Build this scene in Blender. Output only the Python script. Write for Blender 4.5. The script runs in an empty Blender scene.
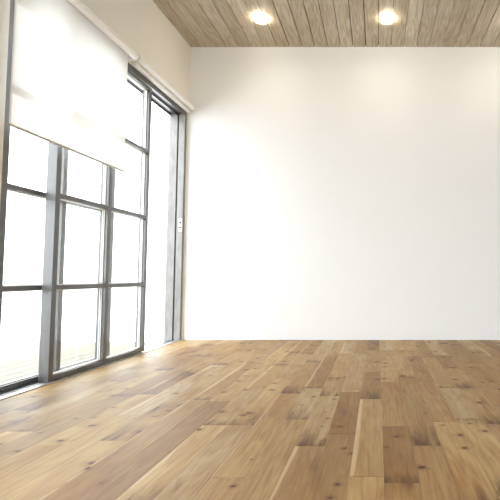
import bpy, bmesh, math, random
from mathutils import Vector, Matrix

random.seed(7)
S = bpy.context.scene
COL = S.collection

# ------------------------------------------------------------------ sizes
H = 3.5          # ceiling height
D = 5.278        # distance of the back wall
CAMZ = 0.742
XL = -2.25       # inner face of the window wall
XR = 3.9         # right wall
YB = -3.2        # wall behind the camera


# ------------------------------------------------------------------ helpers
def box(bm, x0, x1, y0, y1, z0, z1, bev=0.0):
    m = Matrix.Translation(((x0 + x1) / 2, (y0 + y1) / 2, (z0 + z1) / 2)) @ Matrix.Diagonal((abs(x1 - x0), abs(y1 - y0), abs(z1 - z0), 1))
    r = bmesh.ops.create_cube(bm, size=1.0, matrix=m)
    if bev > 0:
        es = list({e for v in r['verts'] for e in v.link_edges})
        bmesh.ops.bevel(bm, geom=es, offset=bev, segments=2, profile=0.5, affect='EDGES')


def lathe(bm, prof, origin=(0, 0, 0), axis='Z', seg=32):
    """prof: list of (radius, height); revolved round axis."""
    o = Vector(origin)
    rings = []
    for r, h in prof:
        ring = []
        for k in range(seg):
            a = 2 * math.pi * k / seg
            c, s = r * math.cos(a), r * math.sin(a)
            p = Vector((c, s, h)) if axis == 'Z' else Vector((c, h, s))
            ring.append(bm.verts.new(o + p))
        rings.append(ring)
    for a, b in zip(rings, rings[1:]):
        for k in range(seg):
            bm.faces.new((a[k], a[(k + 1) % seg], b[(k + 1) % seg], b[k]))
    bm.faces.new(rings[0])
    bm.faces.new(rings[-1])
    bmesh.ops.recalc_face_normals(bm, faces=bm.faces)


def obj(name, bm, mat, parent=None, smooth=False):
    me = bpy.data.meshes.new(name)
    bm.normal_update()
    bm.to_mesh(me)
    bm.free()
    me.materials.append(mat)
    if smooth:
        for p in me.polygons:
            p.use_smooth = True
        me.set_sharp_from_angle(angle=math.radians(35))
    o = bpy.data.objects.new(name, me)
    COL.objects.link(o)
    if parent is not None:
        o.parent = parent
        o.matrix_parent_inverse = Matrix.Translation(-parent.location)
    return o


def empty(name, loc):
    o = bpy.data.objects.new(name, None)
    o.empty_display_size = 0.1
    o.location = loc
    COL.objects.link(o)
    return o


def tag(o, label=None, cat=None, group=None, kind=None):
    if label: o['label'] = label
    if cat: o['category'] = cat
    if group: o['group'] = group
    if kind: o['kind'] = kind
    return o


class NT:
    """small node-graph helper"""
    def __init__(self, name):
        self.m = bpy.data.materials.new(name)
        self.m.use_nodes = True
        self.t = self.m.node_tree
        self.t.nodes.clear()
        self.out = self.n('ShaderNodeOutputMaterial')

    def n(self, typ, **kw):
        nd = self.t.nodes.new(typ)
        for k, v in kw.items():
            setattr(nd, k, v)
        return nd

    def l(self, a, b):
        self.t.links.new(a, b)

    def math(self, op, a, b=None, clamp=False):
        nd = self.n('ShaderNodeMath', operation=op, use_clamp=clamp)
        for i, v in enumerate((a, b)):
            if v is None: continue
            if isinstance(v, (int, float)): nd.inputs[i].default_value = v
            else: self.l(v, nd.inputs[i])
        return nd.outputs[0]

    def ramp(self, fac, stops):
        nd = self.n('ShaderNodeValToRGB')
        cr = nd.color_ramp
        while len(cr.elements) < len(stops): cr.elements.new(0.5)
        for e, (p, c) in zip(cr.elements, stops):
            e.position = p
            e.color = (*c, 1) if len(c) == 3 else c
        self.l(fac, nd.inputs[0])
        return nd.outputs[0]

    def mix(self, fac, a, b, blend='MIX'):
        nd = self.n('ShaderNodeMix', data_type='RGBA', blend_type=blend)
        for i, v in ((0, fac), (6, a), (7, b)):
            if isinstance(v, (int, float)): nd.inputs[i].default_value = v
            elif isinstance(v, tuple): nd.inputs[i].default_value = (*v, 1)
            else: self.l(v, nd.inputs[i])
        return nd.outputs[2]

    def coords(self, scale=(1, 1, 1), offset=None):
        tc = self.n('ShaderNodeTexCoord')
        mp = self.n('ShaderNodeMapping')
        mp.inputs['Scale'].default_value = scale
        self.l(tc.outputs['Object'], mp.inputs['Vector'])
        if offset is not None: self.l(offset, mp.inputs['Location'])
        return mp.outputs[0]

    def noise(self, vec, scale, detail=4, rough=0.55, dist=0.0):
        nd = self.n('ShaderNodeTexNoise')
        nd.inputs['Scale'].default_value = scale
        nd.inputs['Detail'].default_value = detail
        nd.inputs['Roughness'].default_value = rough
        nd.inputs['Distortion'].default_value = dist
        self.l(vec, nd.inputs['Vector'])
        return nd.outputs[0]

    def bsdf(self, color, rough=0.5, metal=0.0, spec=0.5, bump=None, bstr=0.1, bdist=0.01):
        b = self.n('ShaderNodeBsdfPrincipled')
        if isinstance(color, tuple): b.inputs['Base Color'].default_value = (*color, 1)
        else: self.l(color, b.inputs['Base Color'])
        if isinstance(rough, (int, float)): b.inputs['Roughness'].default_value = rough
        else: self.l(rough, b.inputs['Roughness'])
        b.inputs['Metallic'].default_value = metal
        b.inputs['Specular IOR Level'].default_value = spec
        if bump is not None:
            bp = self.n('ShaderNodeBump')
            bp.inputs['Strength'].default_value = bstr
            bp.inputs['Distance'].default_value = bdist
            self.l(bump, bp.inputs['Height'])
            self.l(bp.outputs[0], b.inputs['Normal'])
        self.l(b.outputs[0], self.out.inputs[0])
        return b


# ------------------------------------------------------------------ materials
def m_plain(name, col, rough=0.5, metal=0.0, var=0.03, nscale=30, spec=0.5):
    t = NT(name)
    v = t.coords()
    n = t.noise(v, nscale, 4)
    c = t.mix(n, tuple(max(0, x * (1 - var)) for x in col), tuple(min(1, x * (1 + var)) for x in col))
    t.bsdf(c, rough, metal, spec, bump=n, bstr=0.03)
    return t.m


def m_wall(name, col):
    t = NT(name)
    v = t.coords()
    n = t.noise(v, 3, 5)
    f = t.noise(v, 220, 3)
    c = t.mix(n, tuple(x * 0.985 for x in col), tuple(min(1, x * 1.01) for x in col))
    t.bsdf(c, 0.75, 0, 0.25, bump=f, bstr=0.04, bdist=0.002)
    return t.m


def m_metal(name, col, rough=0.42, metal=0.6, var=0.16):
    t = NT(name)
    v = t.coords((1, 1, 0.35))
    n = t.noise(v, 14, 5, 0.6, 0.3)
    f = t.noise(t.coords((60, 60, 1.5)), 4, 2)
    k = t.math('ADD', t.math('MULTIPLY', n, 0.75), t.math('MULTIPLY', f, 0.25))
    c = t.ramp(k, [(0.3, tuple(x * (1 - var) for x in col)), (0.7, tuple(min(1, x * (1 + var)) for x in col))])
    r = t.ramp(n, [(0.3, (rough - 0.06,) * 3), (0.7, (rough + 0.08,) * 3)])
    t.bsdf(c, r, metal, 0.5, bump=f, bstr=0.03, bdist=0.002)
    return t.m


def m_glass(name):
    t = NT(name)
    tr = t.n('ShaderNodeBsdfTransparent')
    tr.inputs[0].default_value = (0.985, 0.992, 0.988, 1)
    gl = t.n('ShaderNodeBsdfGlossy')
    gl.inputs['Roughness'].default_value = 0.02
    lw = t.n('ShaderNodeLayerWeight')
    lw.inputs[0].default_value = 0.5
    p5 = t.math('POWER', lw.outputs['Facing'], 5.0)
    fr = t.math('ADD', t.math('MULTIPLY', p5, 0.95), 0.042)
    dirt = t.noise(t.coords(), 3, 3)
    k = t.math('MULTIPLY', fr, t.math('ADD', t.math('MULTIPLY', dirt, 0.1), 0.95))
    mx = t.n('ShaderNodeMixShader')
    t.l(k, mx.inputs[0]); t.l(tr.outputs[0], mx.inputs[1]); t.l(gl.outputs[0], mx.inputs[2])
    t.l(mx.outputs[0], t.out.inputs[0])
    return t.m


def m_cloth(name, col):
    t = NT(name)
    w1 = t.n('ShaderNodeTexWave', wave_type='BANDS', bands_direction='Y'); w1.inputs['Scale'].default_value = 320
    w2 = t.n('ShaderNodeTexWave', wave_type='BANDS', bands_direction='Z'); w2.inputs['Scale'].default_value = 320
    v = t.coords()
    t.l(v, w1.inputs['Vector']); t.l(v, w2.inputs['Vector'])
    wv = t.math('MULTIPLY', w1.outputs['Fac'], w2.outputs['Fac'])
    n = t.noise(v, 6, 3)
    c = t.mix(n, tuple(x * 0.97 for x in col), col)
    df = t.n('ShaderNodeBsdfDiffuse'); tl = t.n('ShaderNodeBsdfTranslucent'); tp = t.n('ShaderNodeBsdfTransparent')
    t.l(c, df.inputs[0]); t.l(c, tl.inputs[0])
    bp = t.n('ShaderNodeBump'); bp.inputs['Strength'].default_value = 0.05; bp.inputs['Distance'].default_value = 0.001
    t.l(wv, bp.inputs['Height']); t.l(bp.outputs[0], df.inputs['Normal'])
    m1 = t.n('ShaderNodeMixShader'); m1.inputs[0].default_value = 0.34
    t.l(df.outputs[0], m1.inputs[1]); t.l(tl.outputs[0], m1.inputs[2])
    m2 = t.n('ShaderNodeMixShader'); m2.inputs[0].default_value = 0.055
    t.l(m1.outputs[0], m2.inputs[1]); t.l(tp.outputs[0], m2.inputs[2])
    t.l(m2.outputs[0], t.out.inputs[0])
    return t.m


def m_emit(name, col, strength):
    t = NT(name)
    n = t.noise(t.coords(), 40, 2)
    e = t.n('ShaderNodeEmission')
    c = t.mix(n, tuple(x * 0.97 for x in col), col)
    t.l(c, e.inputs[0]); e.inputs[1].default_value = strength
    t.l(e.outputs[0], t.out.inputs[0])
    return t.m


def m_boards(name, tones, grain, streak, rough, gap=0.0, knot=True, knotcol=(0.06, 0.024, 0.007), fig=0.5, stain=0.0, spec=0.5, sapwood=(0.60, 0.46, 0.26)):
    """wood boards running along Y; each face carries its board's random number in 'board'."""
    t = NT(name)
    at = t.n('ShaderNodeAttribute', attribute_name='board')
    cmb = t.n('ShaderNodeCombineXYZ')
    t.l(t.math('MULTIPLY', at.outputs['Fac'], 37.0), cmb.inputs[0])
    t.l(t.math('MULTIPLY', at.outputs['Fac'], 91.0), cmb.inputs[1])
    t.l(t.math('MULTIPLY', at.outputs['Fac'], 53.0), cmb.inputs[2])
    off = cmb.outputs[0]
    base = t.ramp(at.outputs['Fac'], tones)
    # long fibres
    fib = t.noise(t.coords((55, 2.2, 1), off), 1.6, 6, 0.62, 0.4)
    # broad figure, cathedral-like rings
    v2 = t.coords((9, 0.9, 1), off)
    warp = t.noise(v2, 1.3, 2)
    rings = t.math('SINE', t.math('MULTIPLY', warp, 46.0))
    rings = t.math('ADD', t.math('MULTIPLY', rings, 0.5), 0.5)
    blot = t.noise(t.coords((4, 1.1, 1), off), 1.5, 4, 0.6, 0.5)
    k = t.math('ADD', t.math('MULTIPLY', fib, 1 - fig), t.math('MULTIPLY', rings, fig))
    c = t.mix(t.ramp(k, [(0.25, (1, 1, 1)), (0.75, (0, 0, 0))]), base, t.mix(1.0, base, grain, 'MULTIPLY'))
    c = t.mix(t.ramp(blot, [(0.45, (0, 0, 0)), (0.72, (1, 1, 1))]), c, t.mix(1.0, c, streak, 'MULTIPLY'))
    if stain > 0:
        uv = t.n('ShaderNodeAttribute', attribute_name='board_uv')
        ln = t.n('ShaderNodeAttribute', attribute_name='board_length')
        sp = t.n('ShaderNodeSeparateXYZ')
        t.l(uv.outputs['Vector'], sp.inputs[0])
        rnd = t.n('ShaderNodeTexWhiteNoise', noise_dimensions='1D')
        t.l(at.outputs['Fac'], rnd.inputs['W'])
        rc = t.n('ShaderNodeSeparateColor')
        t.l(rnd.outputs['Color'], rc.inputs[0])
        # pale sapwood strip along one long edge of some boards
        wav = t.noise(t.coords((3, 1.6, 1), off), 1.0, 3)
        lim = t.math('ADD', t.math('MULTIPLY', t.math('SUBTRACT', rc.outputs[0], 0.66), 0.07), t.math('MULTIPLY', t.math('SUBTRACT', wav, 0.5), 0.05))
        sap = t.math('MULTIPLY', t.math('SUBTRACT', lim, sp.outputs[0]), 140.0, True)
        sap2 = t.math('MULTIPLY', t.math('SUBTRACT', t.math('SUBTRACT', lim, 0.016), t.math('SUBTRACT', 0.127, sp.outputs[0])), 140.0, True)
        c = t.mix(t.math('MULTIPLY', t.math('MAXIMUM', sap, sap2), 0.5), c, sapwood)
        # brown weathering running in from some board ends
        endd = t.math('MINIMUM', sp.outputs[1], t.math('ADD', t.math('SUBTRACT', ln.outputs['Fac'], sp.outputs[1]), t.math('MULTIPLY', rc.outputs[2], 0.25)))
        ragged = t.noise(t.coords((22, 3.5, 1), off), 1.0, 5, 0.65, 0.6)
        reach = t.math('MULTIPLY', t.math('SUBTRACT', rc.outputs[1], 0.42, True), 0.6)
        st = t.math('SUBTRACT', 1.0, t.math('DIVIDE', endd, t.math('ADD', t.math('MULTIPLY', reach, t.math('MULTIPLY', ragged, 1.7)), 0.004)), True)
        st = t.math('MULTIPLY', st, t.ramp(ragged, [(0.36, (0.15,) * 3), (0.6, (1, 1, 1))]))
        c = t.mix(t.math('MULTIPLY', st, stain), c, t.mix(1.0, c, (0.27, 0.15, 0.07), 'MULTIPLY'))
        pat = t.noise(t.coords((11, 1.6, 1), off), 1.0, 5, 0.65, 0.8)
        c = t.mix(t.math('MULTIPLY', t.ramp(pat, [(0.62, (0, 0, 0)), (0.76, (1, 1, 1))]), stain * 0.6), c, t.mix(1.0, c, (0.42, 0.30, 0.2), 'MULTIPLY'))
    height = fib
    if knot:
        vo = t.n('ShaderNodeTexVoronoi', feature='F1', voronoi_dimensions='2D')
        vo.inputs['Scale'].default_value = 1.0
        vo.inputs['Randomness'].default_value = 1.0
        wob = t.noise(t.coords((20, 20, 1), off), 1.0, 3)
        vk = t.coords((4.6, 5.4, 0.001), off)
        va = t.n('ShaderNodeVectorMath', operation='ADD')
        ws = t.n('ShaderNodeCombineXYZ')
        t.l(t.math('MULTIPLY', wob, 0.06), ws.inputs[0]); t.l(t.math('MULTIPLY', wob, 0.05), ws.inputs[1])
        t.l(vk, va.inputs[0]); t.l(ws.outputs[0], va.inputs[1])
        t.l(va.outputs[0], vo.inputs['Vector'])
        d = vo.outputs['Distance']
        sel = t.n('ShaderNodeSeparateColor')
        t.l(vo.outputs['Color'], sel.inputs[0])
        size = t.math('MULTIPLY', t.math('SUBTRACT', sel.outputs[0], 0.25, True), 0.10)
        inner = t.math('LESS_THAN', d, size)
        soft = t.math('SUBTRACT', 1.0, t.math('DIVIDE', d, t.math('ADD', t.math('MULTIPLY', size, 3.6), 0.0001)), True)
        c = t.mix(t.math('MULTIPLY', soft, 0.8), c, t.mix(1.0, c, (0.55, 0.36, 0.2), 'MULTIPLY'))
        c = t.mix(t.math('MULTIPLY', inner, 1.0), c, knotcol)
    r = t.ramp(fib, [(0.3, (rough - 0.05,) * 3), (0.7, (rough + 0.06,) * 3)])
    t.bsdf(c, r, 0, spec, bump=height, bstr=0.12, bdist=0.002)
    return t.m


M_WALL = m_wall('plaster_white', (0.84, 0.82, 0.755))
M_WALL_R = m_wall('plaster_greige', (0.60, 0.585, 0.56))
M_WALL_B = m_wall('plaster_white_back', (0.88, 0.894, 0.912))
M_FRAME = m_metal('anodised_grey', (0.158, 0.158, 0.157), 0.36, 0.45)
M_JAMB = m_metal('weathered_zinc', (0.215, 0.21, 0.20), 0.5, 0.2, 0.34)
M_FRAME_L = m_metal('brushed_aluminium', (0.62, 0.62, 0.61), 0.32, 0.85, 0.10)
M_DARK = m_plain('flat_black', (0.02, 0.02, 0.02), 0.6)
M_GLASS = m_glass('clear_glass')
M_CLOTH = m_cloth('white_screen_cloth', (0.92, 0.915, 0.895))
M_WHITE = m_plain('white_enamel', (0.92, 0.915, 0.90), 0.35, 0, 0.02)
M_GREYPL = m_plain('grey_plastic', (0.55, 0.54, 0.52), 0.4, 0, 0.03)
M_HEM = m_plain('hem_bar_beige', (0.52, 0.48, 0.42), 0.4, 0.2, 0.03)
M_TRIM = m_plain('lamp_trim', (0.24, 0.19, 0.14), 0.4, 0.2, 0.04)
M_LAMP = m_emit('lamp_diffuser', (1.0, 0.89, 0.71), 82.0)
M_FLOOR = m_boards('knotty_oak_boards',
                   [(0.0, (0.46, 0.322, 0.142)), (0.16, (0.28, 0.165, 0.06)), (0.3, (0.49, 0.36, 0.168)), (0.5, (0.375, 0.245, 0.098)),
                    (0.66, (0.51, 0.41, 0.245)), (0.82, (0.30, 0.185, 0.07)), (1.0, (0.48, 0.352, 0.162))],
                   (0.60, 0.47, 0.31), (0.76, 0.61, 0.42), 0.52, fig=0.15, stain=1.0, spec=0.30)
M_CEIL = m_boards('whitewashed_pine_boards',
                  [(0.0, (0.64, 0.575, 0.475)), (0.25, (0.54, 0.475, 0.375)), (0.5, (0.70, 0.645, 0.555)), (0.75, (0.58, 0.515, 0.415)), (1.0, (0.74, 0.69, 0.60))],
                  (0.64, 0.58, 0.49), (0.88, 0.83, 0.76), 0.6, knot=False, fig=0.25, spec=0.3)
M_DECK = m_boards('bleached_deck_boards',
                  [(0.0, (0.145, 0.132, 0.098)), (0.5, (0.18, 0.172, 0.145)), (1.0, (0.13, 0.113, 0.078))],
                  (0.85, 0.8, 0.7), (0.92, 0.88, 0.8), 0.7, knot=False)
M_GAP = m_plain('dark_joint', (0.05, 0.035, 0.022), 0.8)
M_GROUND = m_plain('pale_gravel', (0.82, 0.81, 0.79), 0.9, 0, 0.06, 12)


# ------------------------------------------------------------------ boards (floor, ceiling, deck)
def boards(name, x0, x1, y0, y1, ztop, thick, width, lens, gap, mat, up=True, xoff=0.0, chamfer=0.0):
    bm = bmesh.new()
    lay = bm.faces.layers.float.new('board')
    lln = bm.faces.layers.float.new('board_length')
    uvl = bm.loops.layers.uv.new('board_uv')
    x = x0 - random.random() * 0 + xoff
    while x < x1 - 1e-4:
        xa, xb = max(x, x0), min(x + width, x1)
        y = y0 - (random.random() * lens[1] if lens else 0)
        while y < y1:
            L = random.uniform(*lens) if lens else (y1 - y0)
            ya, yb = max(y, y0), min(y + L, y1)
            if yb - ya > 0.01 and xb - xa > 0.01:
                v = random.random()
                g = (random.uniform(*gap) if isinstance(gap, tuple) else gap) / 2
                zt = ztop
                zb = ztop - thick if up else ztop + thick
                c = chamfer
                X0, X1, Y0, Y1 = xa + g, xb - g, ya + (g if lens else 0), yb - (g if lens else 0)
                cy = c if lens else 0
                zc = zt - c if up else zt + c
                ring_t = [bm.verts.new(p) for p in ((X0 + c, Y0 + cy, zt), (X1 - c, Y0 + cy, zt), (X1 - c, Y1 - cy, zt), (X0 + c, Y1 - cy, zt))]
                rings = [ring_t]
                if c > 0:
                    rings.append([bm.verts.new(p) for p in ((X0, Y0, zc), (X1, Y0, zc), (X1, Y1, zc), (X0, Y1, zc))])
                rings.append([bm.verts.new(p) for p in ((X0, Y0, zb), (X1, Y0, zb), (X1, Y1, zb), (X0, Y1, zb))])
                fs = [bm.faces.new(ring_t)]
                for a, b in zip(rings, rings[1:]):
                    for k in range(4):
                        fs.append(bm.faces.new((a[k], a[(k + 1) % 4], b[(k + 1) % 4], b[k])))
                for f in fs:
                    f[lay] = v
                    f[lln] = Y1 - Y0
                    for lp in f.loops:
                        lp[uvl].uv = (lp.vert.co.x - X0, lp.vert.co.y - Y0)
            y += L
        x += width
    bmesh.ops.recalc_face_normals(bm, faces=bm.faces)
    o = obj(name, bm, mat)
    return o


def slab_under(name, parent, x0, x1, y0, y1, z0, z1, mat):
    bm = bmesh.new()
    box(bm, x0, x1, y0, y1, z0, z1)
    return obj(name, bm, mat, parent)


fl = tag(boards('floor', XL - 0.0, XR, YB, D, 0.0, 0.012, 0.128, (0.5, 1.5), 0.0006, M_FLOOR, True, -0.028, 0.0004),
         'knotty honey oak board floor running towards the back wall', 'floor', kind='structure')
slab_under('underlay', fl, XL, XR, YB, D, -0.15, -0.0125, M_GAP)
ce = tag(boards('ceiling', XL, XR, YB, D, H, 0.02, 0.1525, None, (0.003, 0.010), M_CEIL, False, -0.02, 0.001),
         'whitewashed pine plank ceiling with dark joints', 'ceiling', kind='structure')
slab_under('ceiling_backing', ce, XL, XR, YB, D, H + 0.0205, H + 0.15, M_GAP)

# ------------------------------------------------------------------ walls
OY0, OY1, OZ = 2.668, 5.252, 2.682      # opening of the sliding doors
WX = XL - 0.20
bm = bmesh.new()
box(bm, WX, XR + 0.25, D, D + 0.2, -0.15, H + 0.15)
tag(obj('wall_back', bm, M_WALL_B), 'plain white back wall under the plank ceiling', 'wall', kind='structure')

bm = bmesh.new()
box(bm, WX, XL, YB, D, OZ, H + 0.15)               # lintel zone
box(bm, WX, XL, 2.35, OY0, -0.15, OZ)              # pier left of the doors
box(bm, WX, XL, OY1, D, -0.15, OZ)                 # narrow strip beside the back wall
box(bm, WX, XL, YB, -2.6, -0.15, OZ)
box(bm, WX, XL, -2.6, 2.35, -0.15, -0.001)
box(bm, WX, XL, OY0, OY1, -0.15, -0.001)
tag(obj('wall_left', bm, M_WALL), 'cream window wall on the left, above and beside the glass doors', 'wall', kind='structure')

bm = bmesh.new()
box(bm, XR, XR + 0.25, YB, D, -0.15, H + 0.15)
tag(obj('wall_right', bm, M_WALL_R), 'greige wall on the right side of the room', 'wall', kind='structure')
bm = bmesh.new()
box(bm, WX, XR + 0.25, YB - 0.2, YB, OZ, H + 0.15)
box(bm, WX, XR + 0.25, YB - 0.2, YB, -0.15, -0.001)
box(bm, WX, 0.6, YB - 0.2, YB, -0.15, OZ)
box(bm, 3.5, XR + 0.25, YB - 0.2, YB, -0.15, OZ)
tag(obj('wall_front', bm, M_WALL), 'white wall behind the viewer', 'wall', kind='structure')

# ------------------------------------------------------------------ outer frame of the sliding doors
w1 = tag(empty('window_1', (XL, 3.96, 0)), 'grey metal outer frame of the glass doors with double track', 'window', kind='structure')
FX0, FX1 = -2.445, -2.262
bm = bmesh.new()
for a, b in ((-2.331, -2.262), (-2.445, -2.348)):           # two upright channels at the back wall
    box(bm, a, b, 5.205, OY1 - 0.001, 0.0, OZ - 0.002, 0.002)
box(bm, -2.348, -2.331, 5.235, OY1 - 0.001, 0.0, OZ - 0.002)
obj('jamb', bm, M_JAMB, w1)
bm = bmesh.new()
box(bm, -2.3475, -2.3315, 5.216, 5.2345, 0.008, 2.64)
obj('gap_strip', bm, M_DARK, w1)  # black strip filling the dark gap between the two channels
bm = bmesh.new()
box(bm, FX0, FX1, OY0 + 0.001, 2.73, 0.0, OZ - 0.002, 0.002)
obj('jamb', bm, M_FRAME, w1)
bm = bmesh.new()
box(bm, FX0, FX1, 2.73, 5.205, 2.656, OZ - 0.002)
for a, b in ((-2.269, -2.262), (-2.357, -2.348), (-2.445, -2.438)):
    box(bm, a, b, 2.73, 5.205, 2.632, 2.656, 0.001)
obj('head_track', bm, M_FRAME, w1)
bm = bmesh.new()
box(bm, FX0, XL + 0.0, 2.73, 5.205, 0.0, 0.007, 0.001)
for a, b in ((-2.309, -2.303), (-2.398, -2.392)):
    box(bm, a, b, 2.73, 5.205, 0.007, 0.012)
obj('sill_track', bm, M_FRAME_L, w1)
bm = bmesh.new()
box(bm, -2.352, -2.316, 2.732, 5.2, 0.0072, 0.0105)
obj('brush_seal', bm, M_DARK, w1)
# strike plate with its two keeper holes
bm = bmesh.new()
box(bm, -2.303, -2.266, 5.2015, 5.2048, 1.258, 1.408, 0.0012)
sp = obj('strike_plate', bm, M_WHITE, w1)
sp['label'] = 'white strike plate with two dark holes'
for z in (1.360, 1.306):
    bm = bmesh.new()
    lathe(bm, [(0.013, 5.2003), (0.013, 5.2014)], (-2.286, 0, z), 'Y', 20)
    obj('keeper_hole', bm, M_DARK, sp)


# ------------------------------------------------------------------ sliding leaves
def leaf(name, label, x1, y0, y1, mat):
    """a leaf 70 mm thick, inner face at x1; two panes wide, four panes high."""
    x0 = x1 - 0.07
    root = tag(empty(name, ((x0 + x1) / 2, (y0 + y1) / 2, 0.012)), label, 'door', kind='structure')
    w = 0.046
    ym = (y0 + y1) / 2
    zb, zt = 0.0125, 2.628
    cols = [(y0 + w, ym - w / 2), (ym + w / 2, y1 - w)]
    rails = [(0.645, 0.676), (1.303, 1.335), (1.958, 1.990)]
    for a in (y0, y1 - w):
        bm = bmesh.new(); box(bm, x0, x1, a, a + w, zb, zt, 0.0015)
        obj('stile', bm, mat, root)
    bm = bmesh.new(); box(bm, x0, x1, ym - w / 2, ym + w / 2, zb + 0.034, zt - 0.036, 0.0012)
    obj('mullion', bm, mat, root)
    for nm, a, b in (('bottom_rail', zb, zb + 0.034), ('top_rail', zt - 0.036, zt)):
        bm = bmesh.new(); box(bm, x0, x1, y0 + w, y1 - w, a, b, 0.0012)
        obj(nm, bm, mat, root)
    for a, b in rails:
        bm = bmesh.new()
        for c in cols:
            box(bm, x0, x1, c[0], c[1], a, b, 0.0012)
        obj('glazing_bar', bm, mat, root)
    zs = [zb + 0.034] + [v for r in rails for v in r] + [zt - 0.036]
    xm = (x0 + x1) / 2
    for c in cols:
        for k in range(0, len(zs), 2):
            z0, z1 = zs[k], zs[k + 1]
            bm = bmesh.new()
            box(bm, xm - 0.003, xm + 0.003, c[0] + 0.001, c[1] - 0.001, z0 + 0.001, z1 - 0.001)
            g = obj('glass_pane', bm, M_GLASS, root)
            bm = bmesh.new()
            q = 0.007
            for s in (-1, 1):
                xa, xb = sorted((xm + s * 0.0035, xm + s * 0.011))
                box(bm, xa, xb, c[0] + 0.0005, c[0] + q, z0 + 0.0005, z1 - 0.0005)
                box(bm, xa, xb, c[1] - q, c[1] - 0.0005, z0 + 0.0005, z1 - 0.0005)
                box(bm, xa, xb, c[0] + q, c[1] - q, z0 + 0.0005, z0 + q)
                box(bm, xa, xb, c[0] + q, c[1] - q, z1 - q, z1 - 0.0005)
            obj('shine_bead', bm, M_WHITE, g)  # white beads carry the bright shine along the glass edge as colour
    return root


leaf('door_1', 'grey framed glass sliding door leaf in front, slid part way open', -2.270, 3.152, 4.442, M_FRAME)
leaf('door_2', 'grey framed glass door leaf behind, at the left jamb', -2.362, 2.732, 4.022, M_FRAME)

# unseen tall windows added along the same wall to light the room
w2 = tag(empty('added_window_2', (XL, -0.12, 0)), 'unseen tall glazed window added in the left wall to light the room', 'window', kind='structure')
bm = bmesh.new()
for y in (-2.599, -1.37, -0.15, 1.08, 2.30):
    box(bm, -2.40, -2.30, y, y + 0.049, 0.0, OZ - 0.002)
for z in (0.0, 0.655, 1.31, 1.96, 2.63):
    for y in (-2.599, -1.37, -0.15, 1.08):
        box(bm, -2.39, -2.31, y + 0.049, y + 1.22, z, z + 0.04)
obj('added_window_frame', bm, M_FRAME, w2)
for y in (-2.599, -1.37, -0.15, 1.08):
    bm = bmesh.new()
    box(bm, -2.353, -2.347, y + 0.051, y + 1.218, 0.002, OZ - 0.004)
    obj('glass_pane', bm, M_GLASS, w2)


w3 = tag(empty('added_window_3', (2.05, YB, 0)), 'unseen wide glazed window added behind the viewer for more room light', 'window', kind='structure')  # added out of view, evens the daylight from left to right
bm = bmesh.new()
xs = [0.601 + k * (2.898 - 0.05) / 2 for k in range(3)]
for x in xs:
    box(bm, x, x + 0.05, YB - 0.13, YB - 0.05, 0.0, OZ - 0.002)
for z in (0.0, 0.655, 1.31, 1.96, 2.63):
    for a, b in zip(xs, xs[1:]):
        box(bm, a + 0.05, b, YB - 0.12, YB - 0.06, z, z + 0.04)
obj('added_window_frame', bm, M_FRAME, w3)
for a, b in zip(xs, xs[1:]):
    bm = bmesh.new()
    box(bm, a + 0.051, b - 0.001, YB - 0.093, YB - 0.087, 0.002, OZ - 0.004)
    obj('glass_pane', bm, M_GLASS, w3)


# ------------------------------------------------------------------ roller blinds
def cloth(bm, x, y0, y1, z0, z1):
    ny, nz = 40, 24
    g = []
    for i in range(ny + 1):
        row = []
        for k in range(nz + 1):
            u, v = i / ny, k / nz
            y = y0 + (y1 - y0) * u
            z = z0 + (z1 - z0) * v
            sag = (1 - v)
            dx = 0.0016 * math.sin(u * 9.0 + 0.6) * sag + 0.0012 * math.sin(u * 23 + 2 * v)
            row.append(bm.verts.new((x + dx, y, z)))
        g.append(row)
    for i in range(ny):
        for k in range(nz):
            bm.faces.new((g[i][k], g[i + 1][k], g[i + 1][k + 1], g[i][k + 1]))


rb = tag(empty('roller_blind', (-2.2, 3.3, 2.6951)),
         'white roller blind on the left, pulled part way down over the glass door', 'roller blind', 'white roller blinds over the glass doors')
bm = bmesh.new()
lathe(bm, [(0.032, 2.60), (0.032, 3.9024)], (-2.150, 0, 2.6951), 'Y', 40)
obj('roller_tube', bm, M_WHITE, rb, True)
for s, y in ((-1, 2.60), (1, 3.9024)):
    bm = bmesh.new()
    pr = [(0.0335, 0.0005), (0.0345, 0.004), (0.0335, 0.014), (0.027, 0.019), (0.010, 0.020)]
    lathe(bm, [(r, y + s * h) for r, h in pr], (-2.150, 0, 2.6951), 'Y', 40)
    obj('end_cap', bm, M_GREYPL, rb, True)
    bm = bmesh.new()
    yy = y + s * 0.0085
    box(bm, -2.2498, -2.180, yy - 0.006, yy + 0.006, 2.6628, 2.7275, 0.001)
    obj('wall_bracket', bm, M_WHITE, rb)
bm = bmesh.new()
cloth(bm, -2.186, 2.6220, 3.8465, 1.6495, 2.6951)
obj('blind_cloth', bm, M_CLOTH, rb, True)
bm = bmesh.new()
box(bm, -2.1905, -2.1815, 2.6200, 3.8485, 1.6338, 1.6505, 0.003)
hb = obj('hem_bar', bm, M_HEM, rb)
hb['label'] = 'thin beige hem bar'

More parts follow.
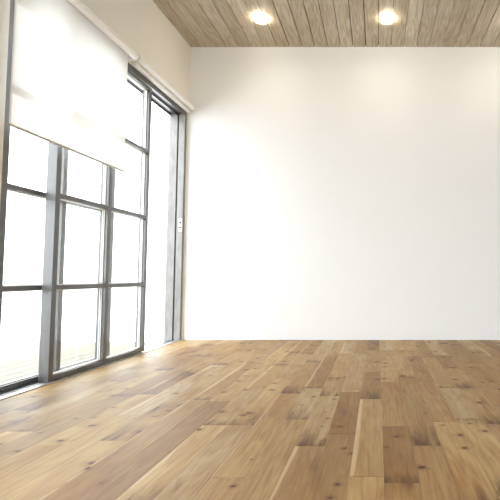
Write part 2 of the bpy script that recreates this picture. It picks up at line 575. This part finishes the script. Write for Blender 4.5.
rb2 = tag(empty('roller_blind', (-2.2, 4.63, 2.71)),
          'rolled up white roller blind on the right, ending at the back wall corner', 'roller blind', 'white roller blinds over the glass doors')
bm = bmesh.new()
lathe(bm, [(0.026, 4.022), (0.026, 5.235)], (-2.190, 0, 2.735), 'Y', 40)
obj('roller_tube', bm, M_WHITE, rb2, True)
for s, y in ((-1, 4.022), (1, 5.235)):
    bm = bmesh.new()
    pr = [(0.0275, 0.0005), (0.0285, 0.004), (0.0275, 0.012), (0.022, 0.016), (0.009, 0.017)]
    lathe(bm, [(r, y + s * h) for r, h in pr], (-2.190, 0, 2.735), 'Y', 40)
    obj('end_cap', bm, M_WHITE, rb2, True)
    bm = bmesh.new()
    yy = y + s * 0.007
    box(bm, -2.2498, -2.216, yy - 0.005, yy + 0.005, 2.707, 2.762, 0.001)
    obj('wall_bracket', bm, M_WHITE, rb2)
bm = bmesh.new()
box(bm, -2.249, -2.214, 4.03, 5.238, 2.672, 2.706, 0.006)
obj('hem_bar', bm, M_WHITE, rb2, True)

# ------------------------------------------------------------------ ceiling lamps
LY = 4.667


def lamp(x, label):
    root = tag(empty('ceiling_light', (x, LY, H)), label, 'ceiling light', 'row of round spotlights on the plank ceiling')
    o = (x, LY, H)
    bm = bmesh.new()                                   # hoop with three clips round the frosted bowl
    hoop = []
    for k in range(13):
        a = 2 * math.pi * k / 12
        hoop.append((0.066 + 0.004 * math.cos(a), -0.026 + 0.0095 * math.sin(a)))
    rings = []
    for q in range(40):
        t = 2 * math.pi * q / 40
        rings.append([bm.verts.new((x + rr * math.cos(t), LY + rr * math.sin(t), H + hh)) for rr, hh in hoop[:-1]])
    for q in range(40):
        A, B = rings[q], rings[(q + 1) % 40]
        for k in range(12):
            bm.faces.new((A[k], A[(k + 1) % 12], B[(k + 1) % 12], B[k]))
    for q in range(3):
        t = math.radians(90 + 120 * q)
        cx, cy = x + 0.066 * math.cos(t), LY + 0.066 * math.sin(t)
        box(bm, cx - 0.003, cx + 0.003, cy - 0.003, cy + 0.003, H - 0.020, H - 0.0005)
    bmesh.ops.recalc_face_normals(bm, faces=bm.faces)
    obj('trim_ring', bm, M_TRIM, root, True)
    bm = bmesh.new()
    pr = [(0.0505, -0.0008), (0.0515, -0.010)]
    for k in range(1, 9):
        a = k / 9 * math.pi / 2
        pr.append((0.0515 * math.cos(a), -0.010 - 0.022 * math.sin(a)))
    lathe(bm, pr + [(0.002, -0.0325)], o)
    obj('diffuser', bm, M_LAMP, root, True)
    bm = bmesh.new()
    lathe(bm, [(0.010, -0.0332), (0.012, -0.036), (0.008, -0.041), (0.002, -0.042)], o, 'Z', 20)
    obj('centre_knob', bm, M_TRIM, root, True)
    return root


lamp(-1.242, 'round spotlight on the plank ceiling nearest the window wall')
lamp(0.107, 'round spotlight on the plank ceiling, second from the window wall')
lamp(1.456, 'round spotlight on the plank ceiling, third from the window wall, at the right edge')

# ------------------------------------------------------------------ outside
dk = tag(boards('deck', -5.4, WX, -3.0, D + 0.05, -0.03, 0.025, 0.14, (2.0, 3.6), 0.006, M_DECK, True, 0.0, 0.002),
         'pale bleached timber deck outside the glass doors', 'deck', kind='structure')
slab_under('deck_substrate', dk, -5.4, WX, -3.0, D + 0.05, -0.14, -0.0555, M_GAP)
bm = bmesh.new()
box(bm, -60, 40, -50, 60, -0.30, -0.155)
tag(obj('ground', bm, M_GROUND), 'pale ground outside around the deck', 'ground', kind='structure')

# ------------------------------------------------------------------ sky
wd = bpy.data.worlds.new('overcast_sky')
S.world = wd
wd.use_nodes = True
nt = wd.node_tree
bg = nt.nodes['Background']
bg.inputs[0].default_value = (0.91, 0.955, 1.0, 1)
bg.inputs[1].default_value = 3.2

# sky portals: they add no light, they only tell the renderer where the window openings are
def portal(loc, rot, sx, sy):
    li = bpy.data.lights.new('sky_portal', 'AREA')
    li.shape = 'RECTANGLE'
    li.size, li.size_y = sx, sy
    li.cycles.is_portal = True
    o = bpy.data.objects.new('sky_portal', li)
    o.location = loc
    o.rotation_euler = rot
    COL.objects.link(o)


portal((WX - 0.004, (OY0 + OY1) / 2, OZ / 2), (0, -math.pi / 2, 0), OZ, OY1 - OY0)
portal((WX - 0.004, -0.125, OZ / 2), (0, -math.pi / 2, 0), OZ, 4.95)
portal((2.05, YB - 0.204, OZ / 2), (math.pi / 2, 0, 0), 2.9, OZ)

# ------------------------------------------------------------------ camera
cam = bpy.data.cameras.new('camera')
cam.sensor_width = 36
cam.lens = 450.0 / 500.0 * 36
cam.shift_x = -127.0 / 500.0
co = bpy.data.objects.new('camera', cam)
co.location = (0, 0, CAMZ)
co.rotation_euler = (math.radians(90) + math.atan(26 / 450.0), 0, 0)
COL.objects.link(co)
S.camera = co

S.view_settings.view_transform = 'Standard'
S.view_settings.look = 'None'
S.view_settings.exposure = 1.3
S.view_settings.gamma = 1.0
S.view_settings.use_curve_mapping = False
S.cycles.use_denoising = True
S.cycles.denoising_input_passes = 'RGB_ALBEDO_NORMAL'
S.cycles.denoising_prefilter = 'ACCURATE'
S.cycles.use_adaptive_sampling = False
S.cycles.sample_clamp_indirect = 6.0
S.cycles.max_bounces = 16
S.cycles.diffuse_bounces = 8
S.cycles.transparent_max_bounces = 24
